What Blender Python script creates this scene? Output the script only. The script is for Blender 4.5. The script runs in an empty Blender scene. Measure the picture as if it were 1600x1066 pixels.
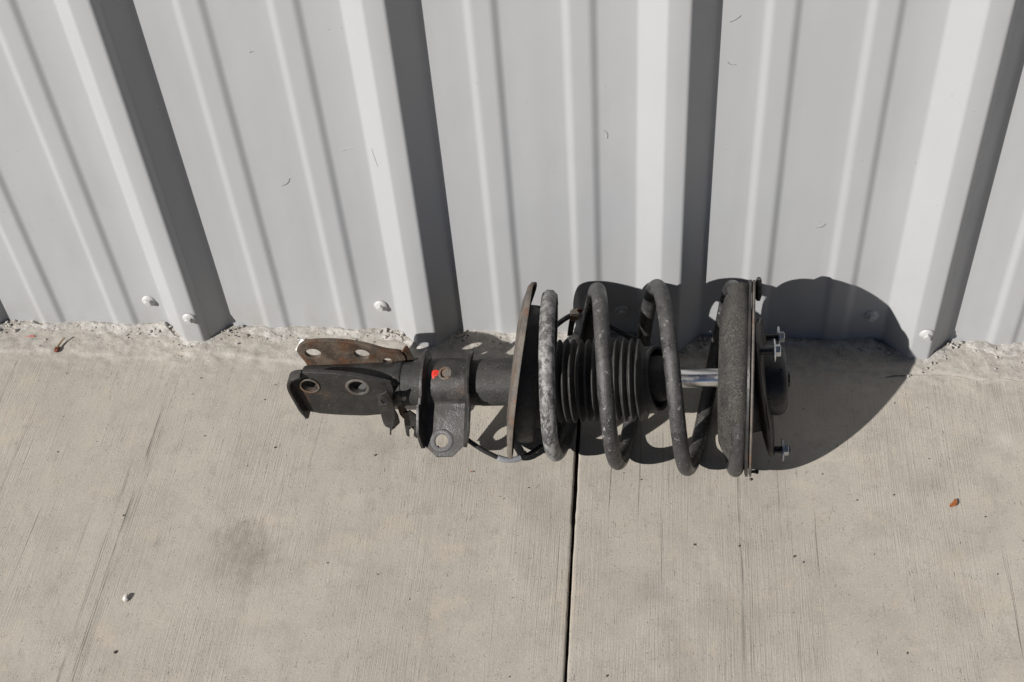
import bpy, bmesh, math, random
import numpy as np
from mathutils import Vector, Matrix, noise

# ------------------------------------------------------------------ camera, light, exposure
scene = bpy.context.scene
COL = scene.collection

fpx = 2137.0
n_ = np.array([178., 1957., fpx]); s_ = .023; q_ = -(178 + 1957 * s_) / fpx
h_ = np.array([1, s_, q_])
Xc = h_ / np.linalg.norm(h_); Dc = n_ / np.linalg.norm(n_); Zc = -Dc; Yc = np.cross(Zc, Xc)
Mw = np.array([Xc, Yc, Zc])                      # image axes (right, down, forward) -> world
right = Mw @ np.array([1, 0, 0]); up = Mw @ np.array([0, -1, 0]); back = Mw @ np.array([0, 0, -1])
cam_d = bpy.data.cameras.new('camera'); cam = bpy.data.objects.new('camera', cam_d); COL.objects.link(cam)
cam.matrix_world = Matrix(((right[0], up[0], back[0], .18505547),
                           (right[1], up[1], back[1], -1.19926718),
                           (right[2], up[2], back[2], 1.30368366), (0, 0, 0, 1)))
cam_d.sensor_width = 36; cam_d.lens = 36 * fpx / 1600
cam_d.clip_start = .02; cam_d.clip_end = 500
scene.camera = cam

L = Vector((1.07, 1.0, -0.95)).normalized()      # direction the sunlight travels
elev = math.asin(-L.z); azim = math.atan2(-L.x, -L.y)
world = bpy.data.worlds.new("World"); scene.world = world; world.use_nodes = True
nt = world.node_tree; bg = nt.nodes['Background']
sky = nt.nodes.new('ShaderNodeTexSky'); sky.sky_type = 'NISHITA'; sky.sun_disc = False
sky.sun_elevation = elev; sky.sun_rotation = azim % (2 * math.pi)
sky.altitude = 2500; sky.air_density = 0.3; sky.dust_density = 0.1
nt.links.new(sky.outputs[0], bg.inputs[0]); bg.inputs[1].default_value = 0.05
sun_d = bpy.data.lights.new('sun', 'SUN'); sun_d.energy = 5.0; sun_d.angle = math.radians(.53)
sun_d.color = (1.0, .965, .925)
sun = bpy.data.objects.new('sun', sun_d); COL.objects.link(sun)
sun.rotation_euler = L.to_track_quat('-Z', 'Y').to_euler(); sun.location = (-3, -3, 3)
vs = scene.view_settings
vs.view_transform = 'Standard'; vs.look = 'None'; vs.gamma = 1; vs.exposure = 0.24; vs.use_curve_mapping = False

rnd = random.Random(4)
rng = np.random.RandomState(3)

# ------------------------------------------------------------------ helpers
def tag(o, label=None, cat=None, group=None, kind=None):
    if label: o['label'] = label
    if cat: o['category'] = cat
    if group: o['group'] = group
    if kind: o['kind'] = kind
    return o

def empty(name, loc=(0, 0, 0), parent=None):
    o = bpy.data.objects.new(name, None); COL.objects.link(o); o.location = loc
    o.empty_display_size = .05
    if parent: setp(o, parent)
    return o

def setp(o, parent):
    """parent while keeping the world-space geometry where it was built"""
    o.parent = parent
    m = Matrix.Translation(parent.location) if parent.type == 'EMPTY' else Matrix.Identity(4)
    o.matrix_parent_inverse = m.inverted()

def mk(name, verts, faces, mat, parent=None, smooth=True, angle=None):
    me = bpy.data.meshes.new(name); me.from_pydata([tuple(v) for v in verts], [], faces); me.update()
    me.materials.append(mat)
    if smooth: me.polygons.foreach_set('use_smooth', [True] * len(me.polygons))
    o = bpy.data.objects.new(name, me); COL.objects.link(o)
    if smooth and angle: me.set_sharp_from_angle(angle=math.radians(angle))
    if parent: setp(o, parent)
    return o

def from_bm(name, bm, mat, parent=None, smooth=True, angle=35):
    me = bpy.data.meshes.new(name); bmesh.ops.recalc_face_normals(bm, faces=bm.faces); bm.to_mesh(me); bm.free()
    me.materials.append(mat)
    if smooth:
        me.polygons.foreach_set('use_smooth', [True] * len(me.polygons)); me.set_sharp_from_angle(angle=math.radians(angle))
    o = bpy.data.objects.new(name, me); COL.objects.link(o)
    if parent: setp(o, parent)
    return o

def frame(axis, ref=(0, 0, 1)):
    a = Vector(axis).normalized(); u = Vector(ref); u = (u - a * u.dot(a)).normalized(); return a, u, a.cross(u)

def lathe_geo(prof, o, axis, seg=64, wob=None, closed=False):
    a, u, w = frame(axis); o = Vector(o); V = []; F = []
    for i, (s, r) in enumerate(prof):
        for k in range(seg):
            t = 2 * math.pi * k / seg
            rr = r * (1 + (wob(t, i) if wob else 0))
            V.append(o + a * s + (u * math.cos(t) + w * math.sin(t)) * rr)
    n = len(prof)
    for i in range(n if closed else n - 1):
        for k in range(seg):
            k2 = (k + 1) % seg; j = (i + 1) % n
            F.append((i * seg + k, i * seg + k2, j * seg + k2, j * seg + k))
    return V, F

def lathe(name, prof, o, axis, mat, parent, seg=64, wob=None, angle=40, closed=False):
    V, F = lathe_geo(prof, o, axis, seg, wob, closed)
    return mk(name, V, F, mat, parent, True, angle)

def catmull(pts, n=10):
    P = [Vector(p) for p in pts]; P = [2 * P[0] - P[1]] + P + [2 * P[-1] - P[-2]]; out = []
    for i in range(1, len(P) - 2):
        for k in range(n):
            t = k / n; a, b, c, d = P[i - 1], P[i], P[i + 1], P[i + 2]
            out.append(.5 * ((2 * b) + (c - a) * t + (2 * a - 5 * b + 4 * c - d) * t * t + (3 * b - a - 3 * c + d) * t ** 3))
    out.append(P[-2]); return out

def sweep(name, path, rad, mat, parent, seg=12, wob=None):
    path = [Vector(p) for p in path]; V = []; F = []; n = len(path)
    t0 = (path[1] - path[0]).normalized(); _, u, w = frame(t0, (0.3, .2, 1))
    for i, p in enumerate(path):
        t = (path[min(i + 1, n - 1)] - path[max(i - 1, 0)]).normalized()
        u = (u - t * u.dot(t)).normalized(); w = t.cross(u)
        r = rad(i / (n - 1)) if callable(rad) else rad
        for k in range(seg):
            a = 2 * math.pi * k / seg
            q = (u * math.cos(a) + w * math.sin(a))
            rr = r * (1 + (wob(p + q * r) if wob else 0))
            V.append(p + q * rr)
    for i in range(n - 1):
        for k in range(seg):
            k2 = (k + 1) % seg; F.append((i * seg + k, i * seg + k2, (i + 1) * seg + k2, (i + 1) * seg + k))
    F.append(tuple(range(seg))[::-1]); F.append(tuple((n - 1) * seg + k for k in range(seg)))
    return mk(name, V, F, mat, parent, True, 50)

def resample(poly, step, closed=True):
    out = []; P = [Vector(p) for p in poly]; m = len(P)
    for i in range(m if closed else m - 1):
        a, b = P[i], P[(i + 1) % m]; k = max(1, int((b - a).length / step))
        out += [a.lerp(b, j / k) for j in range(k)]
    if not closed: out.append(P[-1])
    return out

def smooth_poly(poly, it=2):
    P = [Vector(p) for p in poly]
    for _ in range(it):
        Q = []
        for i in range(len(P)):
            a, b = P[i], P[(i + 1) % len(P)]; Q += [a.lerp(b, .2), a.lerp(b, .8)]
        P = Q
    return P

def plate(name, outline, holes, to3d, thick, mat, parent, bevel=.0012, bend=None):
    """outline and circular holes in 2D (a,b); to3d(a,b,c) with c the thickness direction"""
    bm = bmesh.new(); loops = [outline] + [[(cx + rx * math.cos(t), cy + ry * math.sin(t)) for t in [2 * math.pi * k / 28 for k in range(28)]] for cx, cy, rx, ry in holes]
    es = []
    for lp in loops:
        vs_ = [bm.verts.new((p[0], p[1], 0)) for p in lp]
        es += [bm.edges.new((vs_[i], vs_[(i + 1) % len(vs_)])) for i in range(len(vs_))]
    bmesh.ops.triangle_fill(bm, use_beauty=True, edges=es)
    r = bmesh.ops.extrude_face_region(bm, geom=list(bm.faces))
    for v in [g for g in r['geom'] if isinstance(g, bmesh.types.BMVert)]: v.co.z = 1.0
    for v in bm.verts: v.co = Vector(to3d(v.co.x, v.co.y, v.co.z * thick))
    o = from_bm(name, bm, mat, parent, angle=30)
    if bevel:
        b = o.modifiers.new('bevel', 'BEVEL'); b.width = bevel; b.segments = 2; b.limit_method = 'ANGLE'; b.angle_limit = math.radians(40)
        b.harden_normals = False
    return o

# ------------------------------------------------------------------ materials
class NT:
    def __init__(s, name):
        s.m = bpy.data.materials.new(name); s.m.use_nodes = True; s.t = s.m.node_tree; s.b = s.t.nodes['Principled BSDF']
        s.tc = s.t.nodes.new('ShaderNodeTexCoord'); s.obj = s.tc.outputs['Object']
    def n(s, typ, **kw):
        x = s.t.nodes.new(typ)
        for k, v in kw.items(): setattr(x, k, v)
        return x
    def link(s, a, b): s.t.links.new(a, b)
    def val(s, sock, v):
        if hasattr(v, 'node'): s.link(v, sock)
        else: sock.default_value = v
    def map(s, scale=(1, 1, 1), loc=(0, 0, 0), rot=(0, 0, 0), vec=None):
        x = s.n('ShaderNodeMapping'); s.link(vec or s.obj, x.inputs[0])
        x.inputs['Scale'].default_value = scale; x.inputs['Location'].default_value = loc; x.inputs['Rotation'].default_value = rot
        return x.outputs[0]
    def noise(s, scale, vec=None, detail=4, rough=.55, dist=0):
        x = s.n('ShaderNodeTexNoise'); s.link(vec or s.obj, x.inputs['Vector'])
        x.inputs['Scale'].default_value = scale; x.inputs['Detail'].default_value = detail; x.inputs['Roughness'].default_value = rough
        x.inputs['Distortion'].default_value = dist; return x.outputs[0]
    def vor(s, scale, vec=None, feature='F1', out='Distance', rnd_=1):
        x = s.n('ShaderNodeTexVoronoi'); x.feature = feature; s.link(vec or s.obj, x.inputs['Vector'])
        x.inputs['Scale'].default_value = scale; x.inputs['Randomness'].default_value = rnd_; return x.outputs[out]
    def ramp(s, v, a, b, c0=0., c1=1.):
        x = s.n('ShaderNodeMapRange'); x.interpolation_type = 'SMOOTHSTEP'; s.link(v, x.inputs[0])
        for i, q in zip((1, 2, 3, 4), (a, b, c0, c1)): s.val(x.inputs[i], q)
        return x.outputs[0]
    def mathn(s, op, a, b=None, c=None, clamp=False):
        x = s.n('ShaderNodeMath', operation=op); x.use_clamp = clamp; s.val(x.inputs[0], a)
        if b is not None: s.val(x.inputs[1], b)
        if c is not None: s.val(x.inputs[2], c)
        return x.outputs[0]
    def mix(s, f, a, b, blend='MIX'):
        x = s.n('ShaderNodeMix', data_type='RGBA', blend_type=blend); s.val(x.inputs[0], f)
        for i, q in ((6, a), (7, b)):
            if hasattr(q, 'node'): s.link(q, x.inputs[i])
            else: x.inputs[i].default_value = (*q, 1) if len(q) == 3 else q
        return x.outputs[2]
    def sep(s, v=None):
        x = s.n('ShaderNodeSeparateXYZ'); s.link(v or s.obj, x.inputs[0]); return x.outputs
    def bump(s, h, dist, strength=1., prev=None):
        x = s.n('ShaderNodeBump'); s.link(h, x.inputs['Height']); x.inputs['Distance'].default_value = dist; x.inputs['Strength'].default_value = strength
        if prev: s.link(prev, x.inputs['Normal'])
        return x.outputs[0]
    def out(s, color=None, rough=None, metal=None, normal=None, spec=None):
        if color is not None:
            if hasattr(color, 'node'): s.link(color, s.b.inputs['Base Color'])
            else: s.b.inputs['Base Color'].default_value = (*color, 1)
        if rough is not None: s.val(s.b.inputs['Roughness'], rough)
        if metal is not None: s.val(s.b.inputs['Metallic'], metal)
        if normal is not None: s.link(normal, s.b.inputs['Normal'])
        if spec is not None: s.val(s.b.inputs['Specular IOR Level'], spec)
        return s.m

def mat_wall():
    m = NT('painted_steel_sheet')
    big = m.noise(3.2, m.map((1, 1, .6)), 3); c = m.mix(m.ramp(big, .3, .7), (.372, .379, .386), (.392, .399, .404))
    # dust washed up from the ground, faint runs
    z = m.sep()[2]; low = m.mathn('MULTIPLY', m.ramp(z, .09, .0), m.ramp(m.noise(28, m.map((1, 1, .5)), 5), .35, .75))
    c = m.mix(m.mathn('MULTIPLY', low, .45), c, (.30, .285, .255))
    runs = m.ramp(m.noise(30, m.map((1, 1, .05)), 4), .5, .8); c = m.mix(m.mathn('MULTIPLY', runs, .12), c, (.32, .315, .305))
    sp = m.vor(70); spn = m.noise(9, None, 2)
    dots = m.mathn('MULTIPLY', m.ramp(sp, .075, .04), m.ramp(spn, .56, .62)); c = m.mix(m.mathn('MULTIPLY', dots, .7), c, (.17, .16, .14))
    fine = m.noise(900, None, 2); nb = m.bump(fine, .00006)
    wave = m.noise(7, m.map((1, 1, .4)), 3); nb = m.bump(wave, .006, .5, nb)
    smear = m.mathn('MULTIPLY', m.ramp(m.noise(5, m.map((1, 1, .7), (3, 1, 2)), 6, .7), .52, .72), .16); c = m.mix(smear, c, (.30, .29, .275))
    rg = m.ramp(m.noise(14, None, 4), .3, .7, .42, .56)
    return m.out(c, rg, 0, nb, .4)

def mat_concrete(broom=True):
    m = NT('broomed_concrete' if broom else 'rough_mortar')
    x, y, z = m.sep()
    warp = m.noise(2.2, None, 2)
    wx = m.mathn('MULTIPLY_ADD', warp, .012, x)
    cmb = m.n('ShaderNodeCombineXYZ'); m.link(wx, cmb.inputs[0]); m.link(y, cmb.inputs[1]); m.link(z, cmb.inputs[2]); v = cmb.outputs[0]
    big = m.noise(2.6, None, 5, .6); mid = m.noise(17, None, 5, .6); fin = m.noise(420, None, 3, .7)
    base = m.mix(m.ramp(big, .3, .7), (.368, .340, .290), (.432, .400, .343))
    base = m.mix(m.ramp(mid, .35, .75), base, (.345, .318, .28) if broom else (.40, .38, .345))
    grime = m.mathn('MULTIPLY', m.ramp(m.noise(9, m.map((1, .7, 1), (3, 7, 0)), 6, .68), .56, .74), .42)
    base = m.mix(grime, base, (.27, .245, .215))
    base = m.mix(m.ramp(m.noise(46, m.map((1, .8, 1), (1, 5, 2)), 6, .7), .50, .68, 0, .42), base, (.27, .25, .21))
    base = m.mix(m.ramp(m.noise(6, m.map((1, 1, 1), (8, 2, 0)), 5, .65), .52, .68, 0, .30), base, (.30, .272, .235))
    base = m.mix(m.ramp(fin, .52, .68, 0, .34), base, (.54, .505, .45)); base = m.mix(m.ramp(fin, .46, .34, 0, .30), base, (.26, .24, .21))
    pores = m.ramp(m.vor(330), .22, .10); pm = m.ramp(m.noise(60, None, 3), .47, .60)
    pores = m.mathn('MULTIPLY', pores, pm)
    # distance from the wall decides where the trowelled strip gives way to the broom finish
    edge = m.mathn('MULTIPLY_ADD', m.noise(11, m.map((1, .2, 1)), 4), .07, y)
    bm_ = m.ramp(edge, -.012, -.045)
    rel = m.mathn('MULTIPLY', fin, .4)
    if broom:
        l1 = m.noise(1, m.map((520, 7, 1), vec=v), 3, .6)
        l2 = m.noise(1, m.map((150, 2.0, 1), (5, 1, 0), vec=v), 3, .65)
        l3 = m.noise(1, m.map((950, 34, 1), (2, 9, 0), vec=v), 2, .6)
        deep = m.mathn('MULTIPLY', m.ramp(l2, .60, .74), m.ramp(l1, .45, .6))
        deep = m.mathn('MULTIPLY', deep, bm_)
        patch = m.ramp(m.noise(1, m.map((9, 3.5, 1), (4, 4, 0), vec=v), 4, .6), .36, .64, .15, 1)
        hgt = m.mathn('MULTIPLY', m.mathn('ADD', m.mathn('MULTIPLY', l1, 1.1), m.mathn('MULTIPLY', l3, .8)), patch)
        hgt = m.mathn('MULTIPLY', m.mathn('SUBTRACT', hgt, m.mathn('MULTIPLY', deep, .9)), bm_)
        base = m.mix(m.mathn('MULTIPLY', m.ramp(l1, .62, .36), m.mathn('MULTIPLY', bm_, m.mathn('MULTIPLY', patch, .34))), base, (.30, .27, .235))
        base = m.mix(m.mathn('MULTIPLY', deep, .62), base, (.20, .18, .155))
        tick = m.mathn('MULTIPLY', m.ramp(m.noise(1, m.map((560, 60, 1), (6, 3, 0), vec=v), 2, .5), .66, .76), m.ramp(m.noise(22, None, 4, .6), .42, .60))
        tick = m.mathn('MULTIPLY', tick, bm_); base = m.mix(m.mathn('MULTIPLY', tick, .6), base, (.17, .15, .13)); hgt = m.mathn('SUBTRACT', hgt, tick)
        base = m.mix(m.ramp(m.noise(14, m.map(loc=(5, 5, 1)), 5, .7), .54, .70, 0, .45), base, (.46, .395, .315))
        fleck = m.mathn('MULTIPLY', m.ramp(m.vor(260), .16, .08), m.ramp(m.noise(120, None, 2), .56, .62)); base = m.mix(m.mathn('MULTIPLY', fleck, .6), base, (.62, .60, .56))
        # single long tool marks
        def mark(x0, w, amt, col, ylo, yhi):
            nonlocal base, hgt
            d = m.mathn('ABSOLUTE', m.mathn('SUBTRACT', wx, x0 + .006))
            k = m.mathn('MULTIPLY', m.ramp(d, w, w * .25), m.mathn('MULTIPLY', m.ramp(y, ylo - .1, ylo), m.ramp(y, yhi, yhi - .08)))
            k = m.mathn('MULTIPLY', k, m.ramp(m.noise(1, m.map((60, 14, 1)), 4), .36, .6)); k = m.mathn('MULTIPLY', k, m.ramp(m.noise(1, m.map((700, 4, 1), (x0 * 99, 0, 0)), 3, .6), .40, .58))
            base = m.mix(m.mathn('MULTIPLY', k, amt), base, col); hgt = m.mathn('SUBTRACT', hgt, m.mathn('MULTIPLY', k, 1.2 * amt))
        mark(-.432, .0030, .95, (.17, .155, .14), -.62, -.07)
        mark(-.4255, .0060, .38, (.27, .25, .22), -.50, -.12)
        mark(-.447, .0030, .55, (.2, .18, .16), -.9, -.2)
        mark(.2875, .0026, .6, (.17, .155, .14), -.42, -.12)
        mark(.296, .0030, .6, (.2, .18, .16), -.40, -.2)
        mark(-.60, .0028, .45, (.19, .17, .15), -.5, -.07)
        mark(.345, .0024, .35, (.2, .18, .16), -.5, -.25)
        def blot(cx, cy, r, amt, col=(.20, .18, .158)):
            nonlocal base
            vv = m.n('ShaderNodeVectorMath', operation='DISTANCE'); m.link(m.obj, vv.inputs[0]); vv.inputs[1].default_value = (cx, cy, 0)
            d = m.mathn('ADD', vv.outputs[1], m.mathn('MULTIPLY', m.mathn('SUBTRACT', m.noise(48, m.map((1, .55, 1)), 7, .75), .5), r * 2.4))
            base = m.mix(m.ramp(d, r, 0, 0, amt), base, col)
        blot(-.279, -.352, .055, .58, (.21, .18, .148)); blot(-.268, -.368, .028, .50, (.21, .185, .158)); blot(-.300, -.338, .035, .25); blot(-.272, -.325, .03, .22)
        blot(.27, -.40, .06, .22); blot(.215, -.46, .035, .25); blot(.19, -.385, .03, .3)
        blot(-.40, -.36, .05, .15); blot(.53, -.31, .035, .2); blot(-.52, -.55, .08, .25); blot(.21, -.51, .04, .25)
        blot(.06, -.28, .05, .16)
        blot(.205, -.375, .020, .22, (.52, .50, .46)); blot(.598, -.155, .018, .3, (.54, .52, .49))
        # rough unbroomed strip along the wall
        r1 = m.noise(75, None, 6, .7); r2 = m.noise(220, None, 3, .6)
        inv = m.mathn('SUBTRACT', 1.0, bm_)
        rough_h = m.mathn('MULTIPLY', m.mathn('ADD', m.mathn('MULTIPLY', r1, 2.4), r2), inv)
        base = m.mix(m.mathn('MULTIPLY', inv, .55), base, m.mix(m.ramp(r1, .35, .62), (.29, .27, .245), (.44, .42, .385)))
        hgt = m.mathn('ADD', hgt, rough_h)
    else:
        r1 = m.noise(85, None, 6, .72); r2 = m.noise(300, None, 3, .6)
        base = m.mix(m.ramp(r1, .36, .6), (.30, .285, .26), (.455, .435, .405)); hgt = m.mathn('ADD', m.mathn('MULTIPLY', r1, 2.2), r2)
    sp = m.mathn('MULTIPLY', m.ramp(m.vor(95), .07, .03), m.ramp(m.noise(23, None, 2), .5, .56))
    base = m.mix(m.mathn('MULTIPLY', sp, .8), base, (.09, .08, .07))
    base = m.mix(m.mathn('MULTIPLY', pores, .5), base, (.17, .155, .135))
    hgt = m.mathn('ADD', hgt, rel); hgt = m.mathn('SUBTRACT', hgt, m.mathn('MULTIPLY', pores, .8))
    nb = m.bump(hgt, .0009, .75)
    return m.out(base, .9, 0, nb, .2)

def mat_metal(name, dark=(.028, .027, .026), light=(.060, .058, .054), rust=.3, rustcol=(.085, .045, .026), grit=.5, rough=.55, dust=.25, chips=0., scale=1.):
    m = NT(name)
    a = m.noise(38 * scale, None, 6, .65); b = m.noise(140 * scale, None, 5, .65); f = m.noise(620, None, 3, .75)
    c = m.mix(m.ramp(a, .35, .68), dark, light)
    gc = tuple(min(.2, q * 1.9 + .02) for q in light)
    gpat = m.ramp(m.noise(30 * scale, m.map(loc=(1, 8, 5)), 5, .7), .35, .65, .25, 1)
    c = m.mix(m.mathn('MULTIPLY', m.ramp(f, .48, .64, 0, min(1, grit * .7)), gpat), c, gc); c = m.mix(m.ramp(f, .46, .36, 0, min(.9, grit * .6)), c, (.010, .010, .010))
    # wind-blown dust lies on faces turned upwards
    g = m.n('ShaderNodeNewGeometry'); nz = m.n('ShaderNodeSeparateXYZ'); m.link(g.outputs['Normal'], nz.inputs[0])
    du = m.mathn('MULTIPLY', m.ramp(nz.outputs[2], -.1, .95), m.ramp(b, .3, .62, .35, 1))
    c = m.mix(m.mathn('MULTIPLY', du, dust), c, (.22, .20, .175))
    rm = m.ramp(m.noise(24 * scale, m.map(loc=(4, 2, 9)), 7, .72), .66 - .3 * rust, .74 - .26 * rust)
    rc = m.mix(m.ramp(b, .3, .7), rustcol, (rustcol[0] * 2.1, rustcol[1] * 1.9, rustcol[2] * 1.6))
    c = m.mix(m.mathn('MULTIPLY', rm, min(1, rust * 1.6)), c, rc)
    if chips:
        ch = m.ramp(m.noise(130, m.map((1, 1, .6), loc=(7, 1, 3)), 8, .78), .66 - .26 * chips, .71 - .26 * chips)
        c = m.mix(m.mathn('MULTIPLY', ch, .75), c, (.30, .295, .285))
    speck = m.mathn('MULTIPLY', m.ramp(m.vor(420), .2, .08), m.ramp(m.noise(90, None, 2), .52, .6))
    c = m.mix(m.mathn('MULTIPLY', speck, .55), c, (.38, .35, .31))
    r = m.ramp(a, .35, .65, rough - .16, rough + .2)
    nb = m.bump(f, .0007 * (0.3 + grit), .8); nb = m.bump(b, .0010, .55, nb)
    return m.out(c, r, 0, nb, .45)

def mat_plain(name, col, rough=.6, metal=0, var=.15, bump=.0003, bs=260, spec=.4, col2=None):
    m = NT(name); n0 = m.noise(bs * .3, None, 5, .6); c2 = col2 or tuple(q * (1 - 2.2 * var) for q in col)
    c = m.mix(m.ramp(n0, .35, .7), col, c2)
    return m.out(c, m.ramp(n0, .3, .7, rough, min(1, rough + .12)), metal, m.bump(m.noise(bs, None, 4), bump, .6), spec)

M_wall = mat_wall(); M_conc = mat_concrete(True); M_mort = mat_concrete(False)
M_black = mat_metal('old_black_steel', dark=(.012, .0118, .0115), light=(.029, .027, .025), rust=.30, rustcol=(.040, .023, .015), grit=.18, rough=.46, dust=.06)
M_tube = mat_metal('gritty_black_tube', dark=(.012, .0115, .011), light=(.028, .027, .025), rust=.04, grit=.7, rough=.62, dust=.05)
M_rust = mat_metal('rusted_steel_plate', dark=(.030, .022, .017), light=(.105, .074, .052), rust=.60, rustcol=(.054, .027, .015), grit=.5, rough=.7, dust=.12, scale=1.2)
M_rimr = mat_metal('brown_rusted_rim', dark=(.045, .040, .036), light=(.15, .125, .10), rust=.5, rustcol=(.085, .050, .032), grit=.6, rough=.75, dust=.22)
M_spring = mat_metal('worn_spring_paint', dark=(.013, .013, .014), light=(.050, .049, .049), rust=.16, rustcol=(.07, .045, .03), grit=.8, rough=.36, dust=.12, chips=.30)
M_springw = mat_metal('peeling_spring_paint', dark=(.040, .040, .041), light=(.125, .124, .122), rust=.16, grit=.6, rough=.42, dust=.2, chips=.66)
M_seat = mat_metal('dusty_rubber_isolator', dark=(.013, .0125, .012), light=(.052, .048, .042), rust=0, grit=1.5, rough=.85, dust=.09, scale=1.0)
M_rubber = mat_metal('black_rubber', dark=(.012, .012, .012), light=(.03, .029, .028), rust=0, grit=.25, rough=.6, dust=.05)
M_boot = mat_metal('dusty_boot_rubber', dark=(.018, .018, .018), light=(.036, .035, .034), rust=0, grit=.35, rough=.6, dust=.14)
M_gloss = mat_metal('oily_black_cap', dark=(.005, .006, .009), light=(.013, .013, .016), rust=.02, grit=.08, rough=.3, dust=.03)
M_mount = mat_metal('grimy_mount_plate', dark=(.014, .012, .010), light=(.034, .029, .024), rust=.25, rustcol=(.06, .035, .018), grit=.5, rough=.5, dust=.2)
M_chrome = mat_plain('polished_rod', (.80, .79, .77), .17, 1, .03, .000006, 300)
M_zinc = mat_plain('zinc_plating', (.62, .64, .66), .28, .9, .12, .0001, 400)
M_wire = mat_plain('grey_cable_jacket', (.12, .12, .12), .55, 0, .2)
M_wireb = mat_plain('black_cable_jacket', (.02, .02, .02), .5, 0, .2)
M_sleeve = mat_plain('grey_sleeve', (.30, .31, .33), .5, 0, .1)
M_clip = mat_plain('stained_white_clip', (.52, .47, .38), .6, 0, .2, col2=(.20, .09, .04), bs=420)
M_red = mat_plain('red_paint', (.72, .040, .016), .45, 0, .1, .0006, 520, col2=(.45, .025, .015))
M_screw = mat_plain('painted_screw', (.47, .47, .46), .4, 0, .06, spec=.5)
M_leafo = mat_plain('orange_dry_leaf', (.34, .11, .03), .8, 0, .2)
M_leafb = mat_plain('brown_seed_pod', (.16, .045, .025), .7, 0, .2)
M_straw = mat_plain('dry_stalk', (.30, .23, .13), .8, 0, .15)
M_petal = mat_plain('faded_red_petal', (.50, .10, .07), .8, 0, .15)
M_stone = mat_plain('pale_pebble', (.60, .57, .53), .8, 0, .25)
M_flake = mat_plain('white_flake', (.78, .77, .74), .8, 0, .05)
M_grit = mat_plain('dark_grit', (.10, .085, .07), .9, 0, .3)
M_scuff = mat_plain('dark_scuff', (.26, .26, .255), .8, 0, .2)
M_scuffw = mat_plain('pale_scratch', (.44, .44, .44), .6, 0, .05)
M_joint = mat_plain('joint_dirt', (.035, .03, .027), 1, 0, .2)

# ------------------------------------------------------------------ wall
E1 = -.3720; PITCH = .30950
def rib_centre(k): return E1 + (k - 1) * PITCH - .046
RIBH, MINH = .0305, .0036
def base_prof():
    """rounded rib section around its centre: list of (dx, y)"""
    pts = [(-.0400, 0), (-.0110, -RIBH), (.0130, -RIBH), (.0400, 0)]
    out = []; r = .0028
    P = [Vector((-.06, 0))] + [Vector(p) for p in pts] + [Vector((.06, 0))]
    for i in range(1, 5):
        a = (P[i - 1] - P[i]).normalized() * r; b = (P[i + 1] - P[i]).normalized() * r
        for t in (0, .25, .5, .75, 1):
            q = P[i] + a * (1 - t) ** 2 + b * t ** 2; out.append((q.x, q.y))
    return out
RP = base_prof()
def minor_prof():
    W = .0205; out = []
    for i in range(17):
        d = -W + 2 * W * i / 16; u = min(1, max(0, (W - abs(d) - .001) / .0100)); out.append((d, -MINH * (u * u * (3 - 2 * u))))
    return out
MP = minor_prof()
_px = []; _py = []
for k in range(-12, 14):
    c = rib_centre(k)
    for dx, y in RP: _px.append(c + dx); _py.append(y)
    for mo in (.1065, .2085):
        for dx, y in MP: _px.append(c + mo + dx); _py.append(y)
_px = np.array(_px); _py = np.array(_py)
def wall_y(x): return float(np.interp(x, _px, _py))

wall = empty('metal_wall', (0, 0, 0))
tag(wall, 'white painted ribbed metal wall rising behind the strut', 'wall')
ZT = 3.0
def panel(k0):
    """one three-rib sheet from rib k0 to the lap on rib k0+3"""
    xa = rib_centre(k0) + .002; xb = rib_centre(k0 + 3) + .0205
    xs = [x for x in _px if xa < x < xb]; xs = sorted(set([xa] + xs + [xb]))
    lap = rib_centre(k0 + 3) - .047
    # resample straight stretches
    X = []
    for a, b in zip(xs[:-1], xs[1:]):
        n = max(1, int((b - a) / .012)); X += [a + (b - a) * i / n for i in range(n)]
    X.append(xs[-1])
    zs = [-.012, .0, .05, .1, .2, .3, .4, .5, .7, 1.0, 1.5, 2.2, ZT]
    V = []; F = []
    for z in zs:
        for x in X:
            y = wall_y(x)
            if x > lap: y -= .0011 * min(1, (x - lap) / .004)
            # sheets are never quite flat
            y += .0005 * (noise.noise(Vector((x * 3.1, z * 1.3, k0))) ) * (1 if y > -.002 else .3)
            V.append((x, y, z))
    n = len(X)
    for j in range(len(zs) - 1):
        for i in range(n - 1): F.append((j * n + i, j * n + i + 1, (j + 1) * n + i + 1, (j + 1) * n + i))
    o = mk('wall_panel', V, F, M_wall, wall, True, 60)
    s = o.modifiers.new('thickness', 'SOLIDIFY'); s.thickness = .0007; s.offset = -1
    return o
panels = {k: panel(k) for k in (-8, -5, -2, 1, 4, 7)}

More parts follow.
